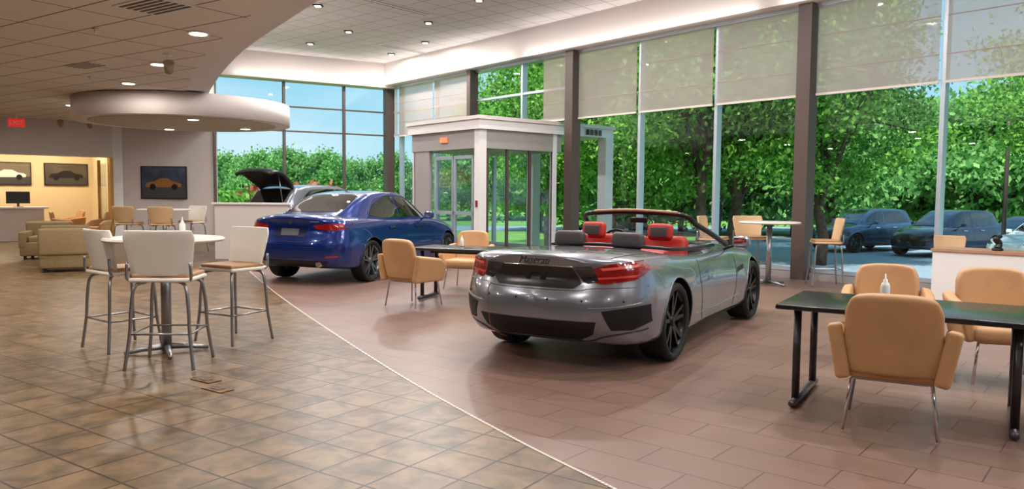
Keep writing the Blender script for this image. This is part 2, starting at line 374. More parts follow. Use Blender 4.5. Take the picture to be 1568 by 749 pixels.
def seam(name,line,view,bvh,mat,parent,r=.004,mirror=False,res=.05,sm=4,off=.0):
    L=catmull([Vector((p[0],p[1],0)) for p in line],sm)
    Q=[]
    for i in range(len(L)-1):
        k=max(1,int((L[i+1]-L[i]).length/res)); Q+=[L[i]+(L[i+1]-L[i])*j/k for j in range(k)]
    Q.append(L[-1])
    vs=[(view,1)]
    if mirror: vs=[('right',1),('left',1)] if view=='right' else [(view,1),(view,-1)]
    for v,sx in vs: sweep(name,[proj(bvh,v,q.x*sx,q.y,off) for q in Q],r,mat,parent,6)
def lathe(name,prof,mat,parent=None,seg=48):
    rows=[]
    for r,x in prof: rows.append([Vector((x,r*math.cos(2*math.pi*k/seg),r*math.sin(2*math.pi*k/seg))) for k in range(seg)])
    return grid(name,rows,mat,parent,True,wrap=True)
def wheel_meshes(R,w,nsp,rimmat):
    rr=R*.78; h=w/2
    t=lathe('tyre',[(rr,-h*.8),(rr+.02,-h*.95),(R*.93,-h),(R*.985,-h*.85),(R,-h*.6),(R,h*.6),(R*.985,h*.85),(R*.93,h),(rr+.02,h*.95),(rr,h*.8),(rr-.01,h*.6),(rr-.03,0),(rr-.03,-h*.8)],rubber)
    r=lathe('rim_barrel',[(rr,h*.88),(rr+.008,h*.8),(rr-.012,h*.72),(rr-.025,h*.2),(rr-.03,-h*.8)],rimmat)
    V=[];F=[]
    def bar(p,q,wa,wb,xa,xb,th=.03):
        k=len(V); dr=(q-p).normalized(); s=Vector((-dr.y,dr.x))
        for (c,wd,x) in ((p,wa,xa),(q,wb,xb)):
            for (sg,dx) in ((-1,0),(1,0),(1.25,-th),(-1.25,-th)):
                c2=c+s*sg*wd/2; V.append(Vector((x+dx,c2.x,c2.y)))
        F.extend([(k,k+1,k+5,k+4),(k+1,k+2,k+6,k+5),(k+2,k+3,k+7,k+6),(k+3,k,k+4,k+7),(k,k+3,k+2,k+1),(k+4,k+5,k+6,k+7)])
    for i in range(nsp):
        a=2*math.pi*i/nsp+.3; u=lambda an,ra:Vector((math.cos(an)*ra,math.sin(an)*ra))
        bar(u(a-.08,.03),u(a-.20,rr-.01),.045,.026,h*.62,h*.80); bar(u(a+.08,.03),u(a+.20,rr-.01),.045,.026,h*.62,h*.80)
    s=mk('spokes',V,F,rimmat)
    c=lathe('hub_cap',[(0.001,h*.74),(.03,h*.74),(.05,h*.68),(.055,h*.5)],rimmat,seg=24)
    b=lathe('brake_disc',[(.05,h*.1),(rr*.78,h*.1),(rr*.78,-h*.05),(.05,-h*.05)],steel)
    k=lathe('wheel_backing',[(.001,-h*.25),(rr-.03,-h*.25)],black)
    ms=[(o.name.split('.')[0],o.data) for o in (t,r,s,c,b,k)]
    for o in (t,r,s,c,b,k): bpy.data.objects.remove(o)
    return ms
def car(name,sp,paint,loc,heading,sc=1):
    root=empty(name,(loc[0],loc[1],loc[2] if len(loc)>2 else 0.006),-math.radians(heading),1)
    V,F=build_body(sp); bv=[BVHTree.FromPolygons([tuple(v) for v in V],F)]
    body=mk('body_shell',V,F,[paint,black],root,True)
    R=sp['R']; ww=sp.get('ww',.26); cut=[]
    for ya in sp['axles']:
        for sx in (1,-1):
            bm=bmesh.new(); bmesh.ops.create_cone(bm,cap_ends=True,segments=64,radius1=R+.04,radius2=R+.04,depth=.8,matrix=Matrix.Translation((sx*(sp['hw']-.36+.4),ya,R+.01))@Matrix.Rotation(math.pi/2,4,'Y'))
            me=bpy.data.meshes.new('c'); bm.to_mesh(me); bm.free(); me.materials.append(paint); me.materials.append(black)
            for p in me.polygons: p.material_index=1
            c=bpy.data.objects.new('c',me); COL.objects.link(c); c.parent=root; cut.append(c)
    if 'cabin' in sp:
        bm=bmesh.new(); y0,y1,hw,zb=sp['cabin']
        bmesh.ops.create_cube(bm,size=1)
        for v in bm.verts: v.co=Vector((v.co.x*hw*2*(1.0 if v.co.z>0 else .95),(y0+y1)/2+v.co.y*(y1-y0),zb+.5+v.co.z))
        bmesh.ops.bevel(bm,geom=[e for e in bm.edges if abs((e.verts[0].co-e.verts[1].co).z)>.5],offset=.18,segments=6,affect='EDGES')
        me=bpy.data.meshes.new('c'); bm.to_mesh(me); bm.free(); me.materials.append(paint); me.materials.append(black)
        for p in me.polygons: p.material_index=1
        c=bpy.data.objects.new('c',me); COL.objects.link(c); c.parent=root; cut.append(c)
    for c in cut:
        m=body.modifiers.new('b','BOOLEAN'); m.operation='DIFFERENCE'; m.object=c; m.solver='EXACT'
    applymods(body)
    for c in cut: bpy.data.objects.remove(c)
    m=body.modifiers.new('ws','EDGE_SPLIT'); m.split_angle=math.radians(40)
    if 'gh' in sp:
        V2,F2=build_gh(sp); mk('cabin_roof',V2,F2,paint,root,True); n=len(V)
        bv[0]=BVHTree.FromPolygons([tuple(v) for v in V+V2],F+[tuple(i+n for i in f) for f in F2])
    b=bv[0]
    wm=wheel_meshes(R,ww,5,sp['rim'])
    for ya in sp['axles']:
        for sx in (1,-1):
            we=bpy.data.objects.new('wheel',None); COL.objects.link(we); we.parent=root; we.location=(sx*(sp['hw']-.02-ww/2),ya,R); we.rotation_euler=(0,0,0 if sx>0 else math.pi); we.empty_display_size=.1
            for nm,me in wm:
                o=bpy.data.objects.new(nm,me); COL.objects.link(o); o.parent=we
            sweep('arch_lip',[proj(b,'right' if sx>0 else 'left',ya+(R+.04)*math.cos(t),R+.01+(R+.04)*math.sin(t),.0) for t in np.linspace(-.25,math.pi+.25,28)],.007,paint,root,6)
    for nm,poly,view,mt,kw in sp.get('patches',[]): patch(nm,poly,view,b,paint if mt=='paint' else mt,root,**kw)
    for nm,line,view,mt,kw in sp.get('seams',[]): seam(nm,line,view,b,mt,root,**kw)
    if 'mirror' in sp:
        my,mz,mx=sp['mirror']
        for sx in (1,-1):
            o=box('side_mirror',(.20,.10,.13),(sx*mx,my,mz),paint,root,.045,rot=(0,0,sx*-.2),seg=5)
            sweep('mirror_stalk',[(sx*(mx-.2),my+.03,mz-.09),(sx*(mx-.05),my,mz-.03)],.016,black,root,8)
            box('mirror_glass',(.15,.005,.09),(sx*mx,my-.052,mz),chrome,root,.002,rot=(0,0,sx*-.2))
    root.scale=(sc,sc,sc)
    return root,b
MR=dict(mirror=True)
conv=dict(L=4.84,hw=.945,R=.355,ww=.27,axles=(1.06,3.90),rim=rim,
 st=[(0,.86,.27,.58,.90,.93,.985),(.3,.90,.23,.60,.935,.90,1.01),(.9,.945,.20,.62,.94,.87,1.0),(1.5,.94,.17,.60,.90,.89,.965),(2.3,.905,.17,.56,.87,.93,.925),(3.1,.91,.17,.56,.87,.91,.95),(3.5,.93,.18,.56,.86,.87,.945),(3.9,.94,.20,.56,.84,.85,.90),(4.4,.90,.22,.53,.75,.84,.78),(4.84,.82,.24,.48,.60,.8,.66)],
 rear=(.62,2.6,.07,2.8,.66),front=(.7,2.3,.15,2.3,.48),
 rshift=([.2,.3,.42,.5,.62,.70,.80,.93,.97,1.0],[.14,.09,.0,-.02,-.01,.03,.08,.04,.0,-.02]),fshift=([.2,.5,.9],[.05,0,.1]),
 cabin=(1.5,3.1,.70,.50),mirror=(2.95,.99,1.0))
mouth=M('mesh_grille',(20,18,19),.5,.2)
conv['patches']=[
 ('tail_light',[(.50,.885),(.62,.92),(.80,.945),(.895,.94),(.885,.86),(.80,.79),(.60,.755),(.47,.775)],'rear',redlamp,dict(mirror=True,off=.006)),
 ('tail_light_wedge',[(.345,.895),(.50,.905),(.55,.78),(.47,.76),(.43,.775)],'rear',lampdark,dict(mirror=True,off=.011)),
 ('tail_light_lens_bar',[(.56,.89),(.86,.92),(.865,.90),(.58,.87)],'rear',M('lamp_bar',(225,90,80),.2,0,1,emis=.1),dict(mirror=True,off=.012)),
 ('tail_light_lens_bar',[(.54,.81),(.82,.835),(.80,.815),(.55,.79)],'rear',M('lamp_bar2',(200,60,50),.2,0,1,emis=.1),dict(mirror=True,off=.012)),
 ('plate_recess',[(-.335,.89),(.335,.89),(.42,.76),(.36,.715),(-.36,.715),(-.42,.76)],'rear',M('plate_recess_dark',(52,48,50),.25,.4),dict(off=.006)),
 ('bumper_grille',[(-.56,.45),(.56,.45),(.52,.34),(.40,.28),(-.40,.28),(-.52,.34)],'rear',mouth,dict(off=.004)),
 ('bumper_vent',[(.60,.54),(.90,.59),(.90,.44),(.80,.38),(.66,.38)],'rear',mouth,dict(mirror=True,off=.005)),
 ('front_grille',[(-.45,.50),(.45,.50),(.4,.32),(-.4,.32)],'front',black,dict(off=.004)),
 ('headlight',[(.5,.62),(.78,.74),(.84,.66),(.62,.56)],'front',lampdark,dict(mirror=True,off=.005)),
 ('fender_vent_1',[(3.36,.70),(3.43,.71),(3.43,.66),(3.36,.65)],'right',black,MR),('fender_vent_2',[(3.27,.69),(3.34,.70),(3.34,.65),(3.27,.64)],'right',black,MR),('fender_vent_3',[(3.18,.68),(3.25,.69),(3.25,.64),(3.18,.63)],'right',black,MR),
 ('side_skirt',[(1.5,.24),(3.45,.24),(3.42,.18),(1.52,.18)],'right',black,MR),
 ('door_handle',[(2.0,.74),(2.18,.75),(2.18,.72),(2.0,.71)],'right',chrome,dict(mirror=True,off=.02)),
 ]
conv['seams']=[('door_seam',[(1.78,.88),(1.74,.70),(1.82,.40),(1.9,.27)],'right',black,MR),('door_seam',[(3.12,.88),(3.14,.60),(3.08,.27)],'right',black,MR),
 ('sill_crease',[(1.6,.36),(2.4,.34),(3.35,.38)],'right',chrome,dict(mirror=True,r=.007)),
 ('bumper_seam',[(-.88,.735),(-.5,.72),(-.36,.70),(.36,.70),(.5,.72),(.88,.735)],'rear',black,dict(r=.003)),
 ('boot_seam',[(-.62,.24),(-.66,.7),(-.62,1.2),(0,1.28),(.62,1.2),(.66,.7),(.62,.24)],'top',black,{}),
 ('lip_chrome',[(-.34,.893),(0,.897),(.34,.893)],'rear',chrome,dict(r=.007)),
 ('diffuser_edge',[(-.88,.38),(-.6,.32),(-.4,.27),(.4,.27),(.6,.32),(.88,.38)],'rear',black,dict(r=.008)),
 ('vent_line',[(.50,.56),(.7,.575),(.88,.61)],'rear',steel,dict(r=.005,mirror=True))]
greypaint=M('metallic_grey_paint',(134,136,148),.26,.6,1)
r,b=car('convertible_car',conv,greypaint,(.17,6.45),30.8)
fo=bpy.data.curves.new('badge','FONT'); fo.body='Maserati'; fo.size=.085; fo.extrude=.003; fo.shear=.3; fo.align_x='CENTER'; fo.materials.append(chrome)
o=bpy.data.objects.new('script_badge',fo); COL.objects.link(o); o.parent=r
p=proj(b,'rear',0,.93,.004); o.location=(0,p.y-.02,.912); o.rotation_euler=(math.radians(85),0,0)
for x in (-.07,.07):
    box('plate_bracket',(.05,.01,.10),(x,proj(b,'rear',x,.80,0).y-.012,.80),black,r,.004)
for x in (-.75,-.45,-.15,.15,.45,.75): 
    q=proj(b,'rear',x,.62,.0); cyl('parking_sensor',.010,.006,(q.x,q.y,q.z),black,r,12,rot=(math.pi/2,0,0))
sweep('charging_cable',[(-.42,.02,.72),(-.43,-.01,.66),(-.42,-.02,.5),(-.38,-.02,.33),(-.30,.1,.24)],.0035,M('orange_cable',(130,62,44),.5),r,6,smoothn=5)
top=[(-.64,2.44,1.19),(-.60,2.32,1.262),(-.47,2.26,1.295),(0,2.23,1.315),(.47,2.26,1.295),(.60,2.32,1.262),(.64,2.44,1.19)]
fp=[(-.77,3.2,.93),(-.71,2.8,1.07)]+top+[(.71,2.8,1.07),(.77,3.2,.93)]
sweep('windshield_frame',fp,.028,M('windshield_frame_black',(20,18,18),.3),r,10,smoothn=5)
sweep('windshield_top_rail',[(-.45,2.235,1.317),(0,2.205,1.335),(.5,2.235,1.315)],.014,M('header_tan',(190,160,130),.5),r,10,smoothn=6)
rows=[]
for t in np.linspace(0,1,10):
    rows.append([Vector(((.76-.17*t)*x,3.2-.93*t+.12*(1-x*x)*(1-t)-.03*(1-x*x)*t,.93+.36*t+.02*(1-x*x))) for x in np.linspace(-1,1,14)])
grid('windshield_glass',rows,vglass,r)
box('rear_view_mirror',(.2,.03,.06),(0,2.42,1.22),black,r,.02)
def carseat(x,y,col,col2,s=1,zt=0):
    box('seat_cushion',(.50*s,.5*s,.16),(x,y+.3,.55),col,r,.06,seg=5)
    box('seat_back',(.48*s,.16,.56*s),(x,y,.79+zt),col2,r,.07,rot=(-.25,0,0),seg=6)
    box('headrest',(.27*s,.11,.18),(x,y-.13,1.11+zt),col,r,.05,rot=(-.15,0,0),seg=6)
    box('headrest_face',(.18*s,.02,.11),(x,y-.19,1.11+zt),greyleather,r,.01,rot=(-.15,0,0))
carseat(-.38,2.2,redleather,redleather,1,.0); carseat(.38,2.2,redleather,redleather,1,.0)
for x in (-.40,.24):
    box('rear_headrest',(.34,.12,.17),(x,1.52,1.04),greyleather,r,.055,rot=(-.15,0,0),seg=6); box('rear_headrest_trim',(.36,.06,.12),(x,1.57,1.035),redleather,r,.03,seg=4)
box('rear_bench',(1.2,.3,.5),(0,1.72,.70),redleather,r,.08,rot=(-.2,0,0),seg=5)
box('dashboard',(1.36,.35,.2),(0,3.0,.83),greyleather,r,.06,seg=4)
sweep('steering_wheel',[(-.38+.18*math.cos(a),2.75-.06*math.sin(a),.92+.17*math.sin(a)) for a in np.linspace(0,2*math.pi,24,endpoint=False)],.016,black,r,8,closed=True)
sweep('cabin_edge_trim',[(-.70,2.9,.945),(-.71,2.0,.955),(-.66,1.62,.97),(-.5,1.49,.985),(0,1.47,.995),(.5,1.49,.985),(.66,1.62,.97),(.71,2.0,.955),(.70,2.9,.945)],.018,black,r,8,smoothn=5)
# --- blue sedan
def sedan_spec(rimm):
    s=dict(L=4.64,hw=.93,R=.335,ww=.24,axles=(.98,3.80),rim=rimm,
    st=[(0,.88,.30,.60,.95,.92,1.05),(.3,.91,.25,.62,.975,.90,1.085),(.9,.93,.20,.64,.98,.88,1.08),(1.6,.925,.17,.60,.955,.90,1.03),(2.6,.915,.17,.58,.94,.90,1.0),(3.3,.92,.18,.60,.93,.87,.99),(3.8,.925,.20,.60,.88,.84,.95),(4.3,.88,.22,.55,.78,.82,.84),(4.64,.80,.24,.50,.64,.8,.70)],
    rear=(.42,3.0,.08,2.8,.68),front=(.7,2.3,.15,2.3,.48),
    rshift=([.2,.32,.45,.6,.72,.84,.95,1.03,1.07],[.12,.06,0,0,.03,.08,.07,.02,.0]),fshift=([.2,.5,.9],[.05,0,.1]),
    gh=[(.46,.70,.96,.58,1.06),(.72,.73,.96,.58,1.15),(1.1,.77,.96,.57,1.32),(1.5,.79,.95,.57,1.425),(2.0,.80,.94,.58,1.46),(2.4,.80,.94,.58,1.445),(2.75,.79,.93,.58,1.35),(3.1,.77,.92,.60,1.17),(3.45,.74,.92,.62,.98)],
    mirror=(2.85,1.03,.97))
    s['patches']=[('rear_window',[(-.50,.66),(0,.60),(.50,.66),(.49,1.0),(.44,1.30),(0,1.36),(-.44,1.30),(-.49,1.0)],'top',carglass,dict(off=.004)),
    ('windshield',[(-.47,2.62),(0,2.56),(.47,2.62),(.55,3.25),(0,3.36),(-.55,3.25)],'top',carglass,{}),
    ('side_window_rear',[(1.16,1.05),(1.28,1.16),(1.5,1.27),(1.85,1.355),(2.06,1.365),(2.08,1.01),(1.5,1.01)],'right',carglass,MR),
    ('side_window_front',[(2.14,1.01),(2.14,1.365),(2.4,1.355),(2.62,1.29),(2.9,1.15),(3.02,1.04),(2.9,1.0)],'right',carglass,MR),
    ('tail_light',[(.40,.92),(.62,.945),(.84,.955),(.905,.945),(.90,.89),(.80,.855),(.60,.85),(.44,.87)],'rear',redlamp,dict(mirror=True,off=.006)),
    ('plate_recess',[(-.30,.90),(.30,.90),(.28,.74),(-.28,.74)],'rear',M('recess_blue',(12,18,60),.3,.3),{}),
    ('license_plate',[(-.16,.87),(.16,.87),(.16,.76),(-.16,.76)],'rear',M('dealer_plate',(70,74,84),.4),dict(off=.014)),
    ('rear_diffuser',[(-.66,.38),(.66,.38),(.56,.27),(-.56,.27)],'rear',black,{}),
    ('reflector',[(.62,.46),(.80,.47),(.79,.44),(.63,.43)],'rear',redlamp,dict(mirror=True)),
    ('side_skirt',[(1.4,.24),(3.4,.24),(3.38,.18),(1.42,.18)],'right',black,MR),
    ('headlight',[(.45,.68),(.78,.80),(.84,.70),(.6,.64)],'front',lampdark,dict(mirror=True)),
    ('front_grille',[(-.5,.45),(.5,.45),(.4,.30),(-.4,.30)],'front',black,{}),
    ('door_handle',[(1.55,.86),(1.75,.87),(1.75,.84),(1.55,.83)],'right',chrome,dict(mirror=True,off=.02)),('door_handle',[(2.5,.85),(2.7,.86),(2.7,.83),(2.5,.82)],'right',chrome,dict(mirror=True,off=.02))]
    s['seams']=[('door_seam',[(2.1,.98),(2.12,.6),(2.12,.25)],'right',black,MR),('door_seam',[(1.30,.95),(1.36,.7),(1.5,.4)],'right',black,MR),('door_seam',[(3.1,.95),(3.15,.6),(3.05,.25)],'right',black,MR),
    ('boot_seam',[(-.70,.92),(-.60,.70),(0,.67),(.60,.70),(.70,.92)],'rear',black,{}),('bumper_seam',[(-.8,.60),(0,.58),(.8,.60)],'rear',black,dict(r=.003)),
    ('badge_text_bar',[(.34,.975),(.50,.98)],'rear',chrome,dict(r=.006)),
    ('window_chrome',[(1.12,1.03),(1.28,1.175),(1.5,1.285),(1.85,1.37),(2.4,1.37),(2.65,1.295),(2.95,1.15),(3.08,1.02)],'right',black,dict(mirror=True,r=.007))]
    return s
bluepaint=M('blue_car_paint',(8,42,116),.22,.5,1)
r2,b2=car('sedan_car',sedan_spec(rimb),bluepaint,(-3.60,12.28),20.5,1.05)
cyl('rear_badge',.035,.012,(0,proj(b2,'rear',0,.97,0).y-.003,.97),chrome,r2,24,rot=(math.pi/2,0,0))
for x in (-.5,.5): cyl('exhaust_tip',.045,.12,(x,.12,.33),chrome,r2,24,rot=(math.pi/2,0,0))
# --- SUV
def suv_spec(rimm):
    s=dict(L=4.68,hw=.95,R=.365,ww=.25,axles=(.95,3.77),rim=rimm,
    st=[(0,.86,.36,.70,1.05,.92,1.14),(.3,.91,.30,.72,1.08,.90,1.18),(.9,.95,.25,.74,1.08,.88,1.17),(1.6,.94,.23,.70,1.05,.90,1.12),(2.6,.93,.23,.68,1.03,.90,1.10),(3.3,.94,.24,.70,1.02,.87,1.11),(3.8,.945,.26,.70,.98,.84,1.06),(4.3,.90,.28,.62,.88,.82,.96),(4.68,.82,.30,.55,.72,.8,.80)],
    rear=(.5,2.8,.10,2.6,.75),front=(.7,2.3,.15,2.3,.52),
    rshift=([.2,.4,.6,.75,.9,1.1],[.10,.02,0,0,.03,.05]),fshift=([.2,.5,.9],[.05,0,.1]),
    gh=[(.14,.72,1.05,.58,1.16),(.40,.76,1.05,.58,1.42),(.62,.78,1.05,.60,1.60),(1.0,.80,1.04,.62,1.665),(1.8,.81,1.03,.62,1.69),(2.4,.81,1.03,.61,1.66),(2.75,.80,1.03,.60,1.54),(3.1,.78,1.03,.61,1.35),(3.5,.74,1.02,.62,1.10)],
    mirror=(2.85,1.16,.99))
    s['patches']=[('rear_window',[(-.52,.22),(0,.20),(.52,.22),(.50,.55),(0,.60),(-.50,.55)],'top',carglass,{}),
    ('windshield',[(-.48,2.62),(0,2.56),(.48,2.62),(.56,3.3),(0,3.4),(-.56,3.3)],'top',carglass,{}),
    ('side_window_rear',[(.62,1.16),(.8,1.40),(1.1,1.56),(1.6,1.585),(2.04,1.58),(2.06,1.14),(1.3,1.12)],'right',carglass,MR),
    ('side_window_front',[(2.12,1.14),(2.12,1.58),(2.4,1.56),(2.66,1.48),(3.0,1.26),(3.1,1.14)],'right',carglass,MR),
    ('tail_light',[(.40,1.01),(.84,1.05),(.89,1.03),(.86,.92),(.44,.93)],'rear',redlamp,dict(mirror=True)),
    ('license_plate',[(-.2,.84),(.2,.84),(.2,.72),(-.2,.72)],'rear',M('plate_grey',(150,150,155),.4),{}),
    ('rear_diffuser',[(-.66,.5),(.66,.5),(.6,.33),(-.6,.33)],'rear',black,{}),
    ('headlight',[(.42,.80),(.80,.90),(.86,.80),(.55,.74)],'front',lampdark,dict(mirror=True)),
    ('front_shield_grille',[(0,.38),(.16,.62),(.12,.78),(0,.80),(-.12,.78),(-.16,.62)],'front',black,{}),
    ('front_lower_grille',[(.25,.58),(.72,.60),(.66,.42),(.3,.40)],'front',black,dict(mirror=True)),
    ('side_cladding',[(1.4,.36),(3.35,.36),(3.33,.25),(1.42,.25)],'right',black,MR),
    ('door_handle',[(1.55,.96),(1.75,.97),(1.75,.94),(1.55,.93)],'right',chrome,dict(mirror=True,off=.02)),('door_handle',[(2.5,.95),(2.7,.96),(2.7,.93),(2.5,.92)],'right',chrome,dict(mirror=True,off=.02))]
    s['seams']=[('door_seam',[(2.1,1.1),(2.12,.7),(2.12,.38)],'right',black,MR),('door_seam',[(1.22,1.05),(1.30,.8),(1.45,.45)],'right',black,MR),('door_seam',[(3.12,1.05),(3.16,.7),(3.06,.38)],'right',black,MR)]
    return s
darkpaint=M('silver_suv_paint',(118,124,134),.2,.6,1)
r3,b3=car('suv_car',suv_spec(rimb),darkpaint,(-6.15,18.7),24)
rows=[]
for t in np.linspace(0,1,12):
    y=.62-.95*t+.10*t*t; z=1.66+.50*math.sin(t*1.5)*.95-.16*t**4
    rows.append([Vector(((.52+.10*math.sin(t*3))*x,y,z-.08*abs(x)**3)) for x in np.linspace(-1,1,16)])
hg=grid('open_hatch',rows,black,r3,solid=.07)
patch('tailgate_shade_patch',[(-.60,.70),(.60,.70),(.62,1.10),(-.62,1.10)],'rear',b3,black,r3,off=.02)  # black patch on the uncut shell stands for shade inside the open tailgate
for x in (-.5,.5): sweep('hatch_strut',[(x,.25,1.15),(x,.1,1.9)],.012,steel,r3,8)
ZP=-.62
blueg=M('parked_blue_grey_paint',(66,90,116),.25,.5,1); navy=M('parked_navy_paint',(38,48,66),.2,.5,1); wp=M('parked_white_paint',(225,228,230),.3,0,1)
def parked(nm,spec,pt,x,y,h): car(nm,spec,pt,(x,y,ZP+.004),h)
parked('suv_car',suv_spec(rimb),blueg,16.1,31.6,-116)
parked('suv_car',suv_spec(rimb),navy,18.2,29.4,-116)
parked('sedan_car',sedan_spec(rimb),navy,22.2,31.0,-116)
parked('sedan_car',sedan_spec(rimb),wp,19.6,26.0,-116)
parked('sedan_car',sedan_spec(rimb),wp,3.2,44,70)
# ------------------------------------------------------------------ furniture
def armchair(x,y,face,sc=1):
    e=empty('armchair',(x,y,.005),-math.radians(face),sc)
    box('seat',(.52,.52,.13),(0,.02,.40),tan,e,.05,seg=5)
    rows=[]
    for t in np.linspace(0,1,10):
        z=.38+.50*t; w=.275-.02*t-.03*max(0,t-.85)/.15
        rows.append([Vector((w*x,-.24-.10*t+.05*x*x,z-.025*abs(x)**4*(t>.8))) for x in np.linspace(-1,1,12)])
    o=grid('back',rows,tan,e); m=o.modifiers.new('s','SOLIDIFY'); m.thickness=.085; m.offset=0; m=o.modifiers.new('b','BEVEL'); m.width=.03; m.segments=4
    for sx in (1,-1):
        rows=[]
        for t in np.linspace(0,1,8):
            rows.append([Vector((sx*(.262+.06*t+.02*math.sin(u*3)),-.30+.54*u,.34+(.34-.07*u-.07*max(0,u-.8)/.2)*t)) for u in np.linspace(0,1,10)])
        o=grid('arm',rows,tan,e); m=o.modifiers.new('s','SOLIDIFY'); m.thickness=.085; m.offset=0; m=o.modifiers.new('b','BEVEL'); m.width=.03; m.segments=4
        for sy in (1,-1): sweep('leg',[(sx*.17,sy*.17,.35),(sx*.22,sy*.21,.33),(sx*.26,sy*.25,.012)],.011,chrome,e,10)
    box('under_frame',(.40,.40,.02),(0,0,.335),steel,e)
    return e
def stool(x,y,face,sc=1,shell=None,pad=None):
    e=empty('bar_stool',(x,y,.005),-math.radians(face),sc)
    rows=[]
    for t in np.linspace(0,1,12):
        z=.77+.37*t; w=(.235+.055*t) - .03*max(0,t-.85)/.15
        rows.append([Vector((w*x,-.20-.07*t+.06*x*x,z)) for x in np.linspace(-1,1,14)])
    o=grid('back_shell',rows,shell or stoolw,e); m=o.modifiers.new('s','SOLIDIFY'); m.thickness=.024; m.offset=0; m=o.modifiers.new('b','BEVEL'); m.width=.01; m.segments=3
    box('seat_pan',(.48,.44,.035),(0,0,.735),shell or stoolw,e,.015); box('seat_pad',(.45,.41,.04),(0,.01,.765),seatt,e,.018,seg=4)
    for sx in (1,-1):
        sweep('back_bracket',[(sx*.20,-.15,.73),(sx*.25,-.21,.75),(sx*.245,-.215,.88)],.012,steel,e,8,smoothn=4)
        for sy in (1,-1): sweep('leg',[(sx*.13,sy*.13,.715),(sx*.20,sy*.19,.68),(sx*.225,sy*.21,.5),(sx*.235,sy*.22,.3),(sx*.27,sy*.25,.01)],.014,steel,e,10,smoothn=5)
        sweep('foot_bar',[(sx*.235,-.22,.30),(sx*.235,.22,.30)],.009,steel,e,8)
    for sy in (1,-1): sweep('foot_bar',[(-.235,sy*.22,.30),(.235,sy*.22,.30)],.009,steel,e,8)
    return e
def bartable(x,y,r=.52,h=1.07):
    e=empty('bar_table',(x,y,.005)); cyl('top',r,.032,(0,0,h-.016),tablew,e,64,bev=.008)
    cyl('column',.045,h-.06,(0,0,h/2-.01),steel,e,24); cyl('mount_plate',.16,.02,(0,0,h-.04),steel,e,32)
    for k in range(4):
        a=k*math.pi/2+.5; sweep('base_leg',[(0,0,.06),(.2*math.cos(a),.2*math.sin(a),.045),(.36*math.cos(a),.36*math.sin(a),.02)],[.03,.024,.018],steel,e,10)
    return e
def bottle(x,y,z,s=1):
    e=empty('squeeze_bottle',(x,y,z+.001),0,s); w=M('bottle_white',(235,235,235),.3)
    prof=[(.001,0),(.03,0),(.032,.01),(.032,.11),(.026,.13),(.016,.14),(.016,.155),(.006,.165),(.004,.20),(.001,.20)]
    rows=[[Vector((r*math.cos(a),r*math.sin(a),zz)) for a in np.linspace(0,2*math.pi,24,endpoint=False)] for r,zz in prof]
    grid('bottle_body',rows,w,e,wrap=True)
bartable(-3.2,7.05); bottle(-3.1,7.2,1.078,.9)
stool(-2.93,6.52,-4,1.03); stool(-3.70,7.22,38); stool(-2.78,7.62,-150)
tstool=M('stool_shell_tan',(206,170,128),.45)
bartable(4.35,12.95,.5); stool(5.25,12.8,-80,shell=tstool); stool(4.3,13.75,175,shell=tstool); stool(3.55,13.5,120,shell=tstool)
bartable(-8.3,18.3,.6); stool(-8.85,17.7,10,shell=tstool); stool(-8.0,17.55,-10,shell=tstool); stool(-7.9,18.9,200)
def desk(x,y,ang,w,dp,h=.74):
    e=empty('work_table',(x,y,.005),math.radians(ang)); box('top',(w,dp,.035),(0,0,h-.018),tabletop,e,.006)
    box('edge_band',(w+.004,dp+.004,.012),(0,0,h-.022),black,e)
    for sx in (1,-1):
        X=sx*(w/2-.12)
        for sy in (1,-1): cyl('post',.027,h-.09,(X,sy*(dp/2-.16),(h)/2),M('table_post',(70,66,68),.35,.6),e,20)
        sweep('t_foot',[(X,-dp/2+.06,.03),(X,dp/2-.06,.03)],.028,M('table_foot',(96,92,94),.35,.6),e,12)
    box('beam',(w-.3,.04,.05),(0,0,h-.07),black,e)
    return e
ux=Vector((.85,-.53)).normalized(); uy=Vector((.53,.85)).normalized()
c=Vector((1.86,5.36))+ux*.78+uy*.47
desk(c.x,c.y,math.degrees(math.atan2(ux.y,ux.x)),1.56,.94)
c2=c+ux*1.6; desk(c2.x,c2.y,math.degrees(math.atan2(ux.y,ux.x)),1.56,.94)
armchair(2.48,4.92,28,1.03); armchair(3.35,6.8,205); armchair(4.0,6.2,195,1.03)
bottle(2.72,5.55,.745)
desk(-.55,10.75,-20,1.6,.76); armchair(-1.3,10.12,35,1.03); armchair(-.72,12.0,-160,1.03); bottle(-.72,11.0,.745,.8)
wd=empty('reception_desk'); wood=M('desk_wood_edge',(176,130,100),.4)
q0=Vector((6.05,11.0)); ax=Vector((.70,-.714)).normalized(); ay=Vector((.714,.70)).normalized()
def qp(a,b): p=q0+ax*a+ay*b; return (p.x,p.y)
prism('front_panel',[qp(0,0),qp(2.4,0),qp(2.4,.05),qp(0,.05)],.005,.74,white,wd); prism('side_panel',[qp(0,.05),qp(.05,.05),qp(.05,.6),qp(0,.6)],.005,.74,white,wd)
prism('top',[qp(-.02,-.02),qp(2.42,-.02),qp(2.42,.65),qp(-.02,.65)],.74,.775,wood,wd)
stool(6.75,11.75,200,.80,shell=tstool)
dm=empty('desk_ornament',(qp(.75,.25)[0],qp(.75,.25)[1],.777)); 
cyl('base',.07,.03,(0,0,.016),black,dm); sweep('figure',[(0,0,.03),(.02,0,.10),(-.03,0,.16),(.05,0,.20)],[.05,.04,.045,.02],black,dm,10,smoothn=4)
hw=empty('half_wall'); prism('panel',[(-6.6,17.0),(-4.95,16.9),(-4.95,17.15),(-6.6,17.25)],.005,1.22,wallw,hw); prism('cap',[(-6.65,16.95),(-4.9,16.85),(-4.9,17.2),(-6.65,17.3)],1.22,1.26,white,hw)
